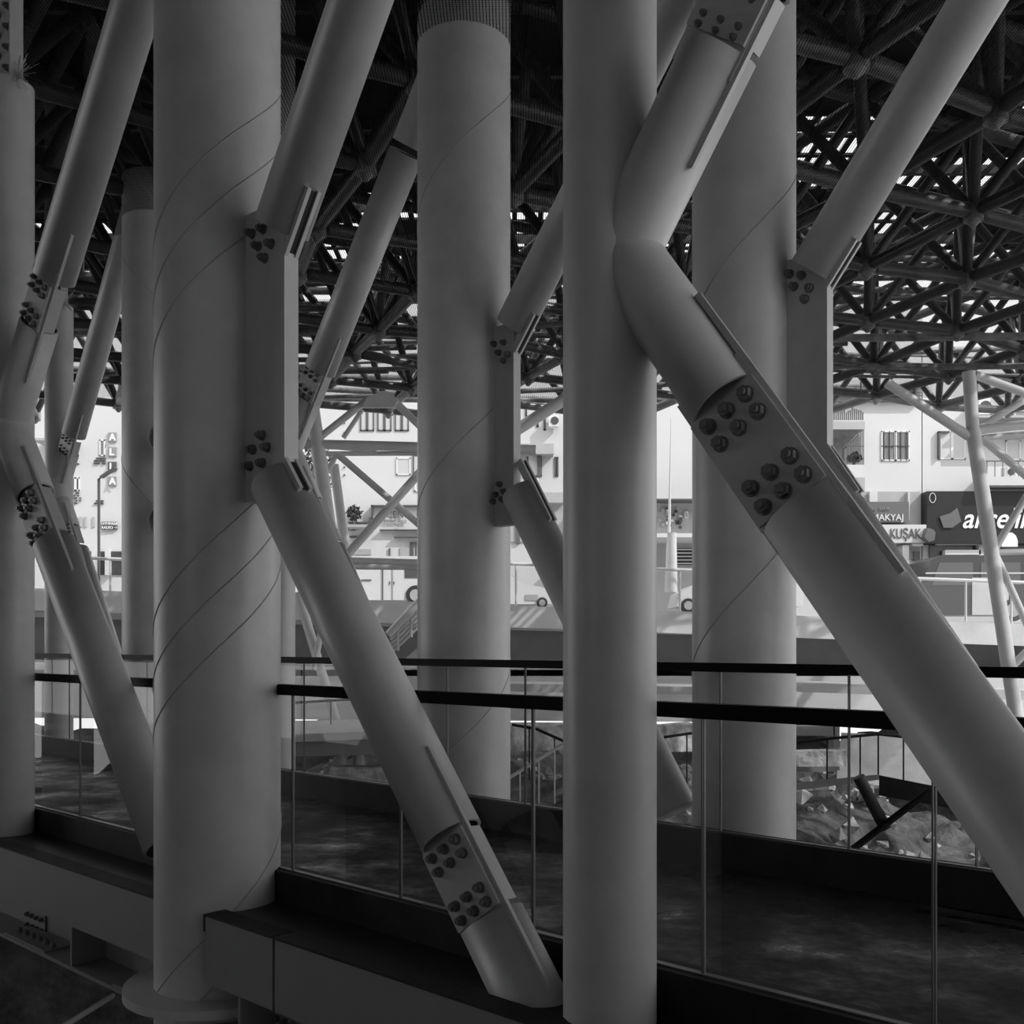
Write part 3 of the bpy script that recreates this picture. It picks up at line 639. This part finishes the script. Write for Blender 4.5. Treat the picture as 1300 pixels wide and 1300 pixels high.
P_(b6, 'shop_front', 'win', (1180, 690, 1400, 740), d=.05); P_(b6, 'shop_lintel', 'white', (1190, 689, 1245, 691.5), (1200, 698, 1245, 704), d=.3); P_(b6, 'shop_pillar', 'wall', (1243, 690, 1249, 740), d=.3)
mb = MB(); c = at(1282, 694, YF-.6); mb.prism([(-.26,0),(.26,0),(.26,.2),(.2,.36),(.08,.46),(-.08,.46),(-.2,.36),(-.26,.2)], c, (1,0,0), (0,0,1), (0,.1,0)); tag(mb.build('arched_board', 'white'), 'small white arched board under the dark shop sign', 'board')
# wall lantern box beside KUŞAK sign
mb = MB(); c = at(1180, 684, YF-.9); mb.prism([(-.16,.05),(-.05,.36),(.12,.3),(.2,.2),(.16,-.05),(-.02,-.1)], c, (1,0,0), (0,0,1), (0,.3,0)); tag(mb.build('sign_box', 'signm'), 'grey six-sided sign box between the white sign and the dark sign', 'sign')

# ---------------------------------------------------------------- street furniture
def lamp(lab, x, y0, y1, xa, ya, Y, wpx):
    root = thing('street_lamp', lab, 'lamp', at(x, y1, Y), None)
    k = wpx/2/F*Y; mb = MB(); mb.tube(at(x, y1, Y), at(x, y0, Y), k, n=10); mb.build('pole', 'lamp', root)
    mb = MB(); a = at(x, y0, Y); b = at(xa, ya, Y); mb.tube(a, b, k*.6, n=8); mb.build('arm', 'lamp', root)
    mb = MB(); d = (b-a).normalized(); mb.box(b, d*.25, Vector((0,.12,0)), Vector((-d.z,0,d.x))*.018); mb.build('lamp_head', 'lamp' if wpx < 6 else 'concd', root)
lamp('dark street lamp in front of the lettered facade', 125.5, 608, 752, 138, 600, 29, 3.6)
lamp('grey street lamp by the barred balcony', 1071, 570, 785, 1081, 560, 29, 5)
mb = MB(); a = at(848, 752, 29.5); b = at(852, 530, 29.5); mb.tube(a, a+(b-a)*.28, .10, .07, n=10); mb.tube(a+(b-a)*.28, b, .05, .012, n=8); tag(mb.build('flag_pole', 'chrome'), 'tall thin white pole tapering upward between two columns', 'pole')
mb = MB(); c = at(853, 752, 29.3); mb.tube(c, c+Z*1.7, .16, .13, n=10); tag(mb.build('wrapped_post', 'conc'), 'pale wrapped post at the foot of the tall white pole', 'post')

def vehicle(name, lab, x0, x1, yb, h, Y, prof, wins, m, cat='car', wheels=(0.2, 0.8), extras=()):
    A = at(x0, yb, Y); B = at(x1, yb, Y); W_ = B.x-A.x; root = thing(name, lab, cat, (A.x+W_/2, Y, A.z), None)
    H = h/F*Y; wr = 0.17*H if H > 1.7 else 0.2*H
    mb = MB(); mb.prism([(u*W_, (0.10+0.9*v)*H) for u, v in prof], A, (1,0,0), (0,0,1), (0,1.8,0)); mb.build('body', m, root)
    for w_ in wins:
        mb = MB(); mb.prism([(u*W_, (0.10+0.9*v)*H) for u, v in w_], A-Vector((0,.015,0)), (1,0,0), (0,0,1), (0,.03,0)); mb.build('side_window', 'carg', root)
    for u in wheels:
        c = A+Vector((u*W_, -.04, wr)); mb = MB(); mb.tube(c, c+Vector((0,.22,0)), wr, n=24); wo = mb.build('wheel', 'tyre', root)
        mb = MB(); mb.tube(c-Vector((0,.02,0)), c, wr*.6, n=16); mb.build('hubcap', 'ledge', wo)
    for (u0, v0, u1, v1, mm, nm) in extras:
        mb = MB(); mb.prism([(u0*W_, v0*H), (u1*W_, v0*H), (u1*W_, v1*H), (u0*W_, v1*H)], A-Vector((0,.03,0)), (1,0,0), (0,0,1), (0,.03,0)); mb.build(nm, mm, root)
VAN = [(0,0),(1,0),(1,.95),(.96,1),(.06,1),(.03,.9),(.01,.5)]
CAR = [(0,0.05),(1,0.05),(1,.45),(.86,.55),(.74,.95),(.35,1),(.2,.6),(.02,.48)]
vehicle('delivery_van', 'white panel van parked behind the pale truss', 372, 545, 768, 62, 30, VAN, [[(.82,.5),(.96,.5),(.96,.93),(.82,.93)]], 'carw', 'van', (.25,.9),
    [(.655,.1,.662,.95,'wframed','door_seam'), (.73,.1,.736,.95,'ledge','door_seam'), (.708,.42,.714,.48,'letd','door_handle'), (.738,.42,.744,.48,'letd','door_handle'), (.5,.5,.575,.52,'letd','trim_strip')])
vehicle('parked_car', 'white car with its bonnet beside the net-topped column', 580, 712, 772, 34, 29.5, [(0,0.05),(1,0.05),(1,.5),(.8,.78),(.62,.9),(.5,1.3),(0,1.35)], [[(.1,.9),(.48,.9),(.45,1.2),(.1,1.25)]], 'carw', 'car', (.2,.82), [(.66,.3,.78,.5,'ledge','headlight')])
vehicle('parked_car', 'white car showing only its rounded front wheel arch between columns', 860, 1020, 778, 46, 29.2, [(0,.08),(1,.08),(1,1.0),(.3,1.0),(.12,.72),(.02,.5)], [[(.16,.72),(.3,.95),(.6,.95),(.6,.72)]], 'carw', 'car', (.085,.8))
vehicle('minibus', 'dark windowed minibus behind the street balustrade, below the appliance shop sign', 1170, 1420, 789, 84, 30, [(0,0),(1,0),(1,.95),(.96,1),(.10,1),(.05,.92),(.015,.6),(0,.4)],
    [[(.05,.50),(.26,.50),(.26,.88),(.09,.88)], [(.30,.50),(.5,.50),(.5,.88),(.30,.88)], [(.54,.50),(.9,.50),(.9,.88),(.54,.88)]], 'card', 'van', (.46,.9), [(0.02,.72,.98,.74,'chrome','roof_trim'), (.255,.1,.44,.66,'conc','poster')])
# plants
def bush(name, lab, x, y, Y, rx, rz, n, seed, trunk=None):
    rr = random.Random(seed); root = thing(name, lab, 'tree' if trunk else 'plant', at(x, y+rz*2 if not trunk else trunk, Y)); mb = MB(); c = at(x, y, Y)
    for _ in range(n):
        d = Vector((rr.gauss(0,.5), rr.gauss(0,.4), rr.gauss(0,.5)));  d *= min(1, 1/max(.01, d.length))
        q = c+Vector((d.x*rx, d.y*rx, d.z*rz))/F*Y; s_ = rr.uniform(.05, .12); e1 = Vector((rr.gauss(0,1), rr.gauss(0,1), rr.gauss(0,1))).normalized(); e2 = e1.cross(Vector((rr.gauss(0,1), rr.gauss(0,1), rr.gauss(0,1)))).normalized()
        b = len(mb.v); mb.v += [q-e1*s_, q+e2*s_*.5, q+e1*s_, q-e2*s_*.5]; mb.face([b,b+1,b+2,b+3])
    mb.build('foliage', 'leaf', root)
    a = at(x, trunk or y+rz*1.6, Y); mb = MB(); mb.tube(a, c, .05 if trunk else .03, .02, n=8); mb.build('stem', 'concd', root)
bush('street_tree', 'small leafy tree seen behind the leaning truss post', 400, 605, 31, 22, 52, 900, 3, 770)
bush('potted_bush', 'little round bush left of the framed shop sign', 450, 652, 33.65, 9, 9, 220, 4)
bush('balcony_plant', 'dark plant on the barred balcony', 1085, 581, 33.3, 8, 6, 200, 5)

# ---------------------------------------------------------------- excavation below the far balustrade
mb = MB(); nx, ny_ = 150, 70; X0, X1, Y0, Y1 = -24, 26, 11, 29
rr = random.Random(11)
def hgt(x, y):
    h = 0.35*math.sin(x*.6+y*.35)+0.28*math.sin(x*1.5-y*.8+1)+0.22*math.sin(y*1.9+x*.4)
    h += 0.12*math.sin(x*4.1+y*2.2)*math.sin(y*3.7-x)
    return -3.15+h+max(0, (y-17))*0.035+rr.uniform(-.10, .10)
for j in range(ny_+1):
    for i in range(nx+1):
        x = X0+(X1-X0)*i/nx; y = Y0+(Y1-Y0)*j/ny_; mb.v.append(Vector((x, y, hgt(x, y) if j > 2 else hgt(x, y)-1.8*(1-j/3))))
for j in range(ny_):
    for i in range(nx): b = j*(nx+1)+i; mb.face([b, b+1, b+nx+2, b+nx+1])
o = mb.build('excavated_ground', 'earth'); tag(o, 'uneven pale stone and earth of the excavation below the street', 'ground', kind='structure')
mb = MB(); r3 = random.Random(5)
for _ in range(5200):
    x = r3.uniform(X0, X1); y = r3.uniform(12.5, 24.4)
    cl = math.sin(x*1.1+1.3)*math.sin(y*0.9+x*.3)+r3.uniform(-.5, .5)
    if cl < 0.05: continue
    c = Vector((x, y, hgt(x, y)+0.03)); q = r3.uniform(.05, .20)*(1.5 if r3.random() < .1 else 1)
    d1 = Vector((r3.gauss(0,1), r3.gauss(0,1), r3.gauss(0,.6))).normalized(); d2 = d1.cross(Vector((r3.gauss(0,1), r3.gauss(0,1), r3.gauss(0,1)))).normalized(); d3 = d1.cross(d2)
    b = len(mb.v); mb.v += [c+d1*q, c-d1*q*r3.uniform(.6,1), c+d2*q*r3.uniform(.5,1), c-d2*q*.8, c+d3*q*r3.uniform(.4,.9), c-d3*q*.7]
    for f in ((0,2,4),(2,1,4),(1,3,4),(3,0,4),(2,0,5),(1,2,5),(3,1,5),(0,3,5)): mb.face([b+i for i in f])
tag(mb.build('rubble', 'stone'), 'loose pale rubble strewn over the excavated ground', 'rubble', kind='stuff')
# rubble blocks
def block(lab, x, y, Y, w_, h_, d_, m='stone', rot=0.3, sd=0):
    r2 = random.Random(sd); c = at(x, y, Y); mb = MB(); ax = Vector((math.cos(rot), math.sin(rot), 0)); ay = Vector((-math.sin(rot), math.cos(rot), 0))
    P = []
    for sz in (-1, 1):
        for sx, sy in ((-1,-1),(1,-1),(1,1),(-1,1)): P.append(c+ax*sx*w_/2*r2.uniform(.8,1)+ay*sy*d_/2*r2.uniform(.8,1)+Z*sz*h_/2*r2.uniform(.8,1.05))
    mb.hexa(P); return tag(mb.build('stone_block', m), lab, 'stone', 'fallen stone blocks in the excavation')
block('square stone block beside the lower walkway pier', 446, 975, 17.5, .5, .4, .5, sd=1)
block('rounded low stone under the lower walkway', 470, 985, 16.5, 1.4, .35, .5, sd=2, rot=.1)
block('long stone lying behind the far balustrade near the tube legs', 492, 990, 15.6, .9, .35, .4, sd=3, rot=-.1)
block('bright stone heap seen past the net-topped column', 690, 935, 19, 1.6, .5, .8, sd=4)
block('bright broken stone left of the square bracket column', 860, 935, 19, .8, .5, .6, sd=5)
block('bright stone row in the old wall niche', 1035, 962, 19, 1.2, .3, .4, sd=6, rot=.05)
# retaining wall of old masonry, right
root = thing('masonry_wall', 'pale coursed masonry wall with a dark framed niche behind the far balustrade', 'wall', at(1120, 985, 20))
mb = MB(); a = at(1075, 932, 20); b = at(1420, 1000, 20); mb.hexa([(at(1062,990,20)), at(1420,1040,20), at(1420,1040,20.5), at(1062,990,20.5), at(1068,930,20), at(1420,945,20), at(1420,945,20.5), at(1068,930,20.5)]); mb.build('wall_face', 'wood', root)
mb = MB(); mb.pbox(1004, 955, 1057, 971, 20.3, .2); mb.build('niche_stones', 'stone', root)
mb = MB(); mb.pbox(1000, 922, 1060, 934, 20, .3); mb.pbox(1000, 970, 1062, 980, 20, .5); mb.pbox(1058, 920, 1066, 978, 20, .3); mb.build('niche_frame', 'concd', root)
# lower walkway slab with pier (left of centre)
root = thing('lower_walkway', 'pale lower walkway slab on round piers behind the far balustrade', 'walkway', at(440, 1000, 16))
mb = MB(); mb.hexa([at(300,945,16), at(560,935,16), at(560,920,19), at(300,924,19), at(300,935,16), at(560,925,16), at(560,912,19), at(300,916,19)]); mb.build('deck', 'conc', root)
mb = MB(); mb.hexa([at(300,962,16.2), at(560,956,16.2), at(560,956,18.5), at(300,962,18.5), at(300,945,16.2), at(560,936,16.2), at(560,936,18.5), at(300,945,18.5)]); mb.build('beam', 'concd', root)
for x, w_ in ((434, 14), (455, 15)):
    mb = MB(); pbar(mb, x, 952, x+2, 1040, 16.8, w_); mb.build('pier', 'truss', root)
# far ramps and rails seen through the glass
def thinrail(lab, pts, Y, r=.03, m='dark', posts=()):
    mb = MB(); mb.pathtube([at(x, y, Y+dy) for x, y, dy in pts], r, 8); root = mb.build('thin_handrail', m); tag(root, lab, 'handrail', 'thin handrails over the excavation')
    for x, ya, yb_ in posts: q = MB(); q.tube(at(x, ya, Y), at(x, yb_, Y), .012, n=6); q.build('baluster', m, root)
thinrail('thin dark handrail bending over the old masonry wall', [(1000,944,0),(1060,937,0),(1115,932,0),(1160,937,0),(1300,955,0)], 15, .022, 'dark', [(1050,938,992),(1092,935,988),(1115,932,985),(1147,936,990)])
thinrail('thin dark handrail beside the bright rubble past the net-topped column', [(650,920,0),(680,925,0),(716,941,0),(760,955,0)], 15, .022, 'dark', [(672,924,990),(704,935,1000)])
thinrail('pale sloping stair handrail past the net-topped column', [(600,1015,0),(652,984,0),(716,944,0),(770,912,0)], 13, .022, 'chrome', [(660,980,1020),(684,964,1020),(704,952,1020)])
thinrail('thin dark rail left of the square bracket column', [(836,937,0),(876,931,0),(900,928,0)], 16, .022, 'dark', [(872,932,1000)])
thinrail('upper dark rail just under the near handrail at the collared column', [(360,893,0),(530,883,0)], 18, .022, 'dark', [(386,893,950),(420,890,950)])
for lab, pts, Y in (('pale slab ledge under the terrace past the net-topped column', (640,868,900,872,10), 21), ('pale slab ledge under the terrace at the square bracket column', (1000,866,1400,880,12), 21)):
    mb = MB(); slopebox(mb, pts[0], pts[1], pts[2], pts[3], pts[4], Y, 1.5); tag(mb.build('terrace_ledge', 'conc'), lab, 'ledge')
root = thing('zigzag_walkway', 'dark triangular lower ramp with black diagonal struts', 'walkway', at(1115, 1020, 12))
mb = MB(); mb.hexa([at(1000,1005,12.5), at(1116,990,11.5), at(1116,990,12.2), at(1000,1005,13.2), at(1000,995,12.5), at(1116,983,11.5), at(1116,983,12.2), at(1000,995,13.2)]); mb.build('ramp_edge', 'conc', root)
mb = MB(); mb.hexa([at(1116,1010,11.5), at(1400,1060,10), at(1400,1060,11), at(1116,1010,12.5), at(1116,984,11.5), at(1400,1040,10), at(1400,1040,11), at(1116,984,12.5)]); mb.build('ramp_edge', 'kerb', root)
mb = MB(); pbar(mb, 1080, 1080, 1180, 1004, 10.8, 9); mb.build('strut', 'dark', root); mb = MB(); pbar(mb, 1090, 986, 1124, 1052, 10.9, 15); mb.build('strut', 'kerb', root)
# stair behind the net-topped column
root = thing('outdoor_stair', 'pale stair with barred sides climbing to the street behind the net-topped column', 'stair', at(520, 830, 22))
mb = MB(); mb.tube(at(493,806,22), at(560,735,22), .09, n=10); mb.build('handrail', 'chrome', root)
for k in range(4):
    mb = MB(); mb.tube(at(496+k,812+k*5,22), at(560,748+k*7,22), .03, n=6); mb.build('rail_bar', 'chrome', root)
for x in (505, 522, 540): mb = MB(); mb.tube(at(x, 793-(x-505)*1.04, 22), at(x, 826-(x-505)*1.0, 22), .035, n=6); mb.build('post', 'chrome', root)
mb = MB(); mb.prism([(0,0),(2.2,0),(2.2,1.75),(1.9,1.75)], at(505,845,22.1), (1,0,0), (0,0,1), (0,1.2,0)); mb.build('stair_flight', 'conc', root)
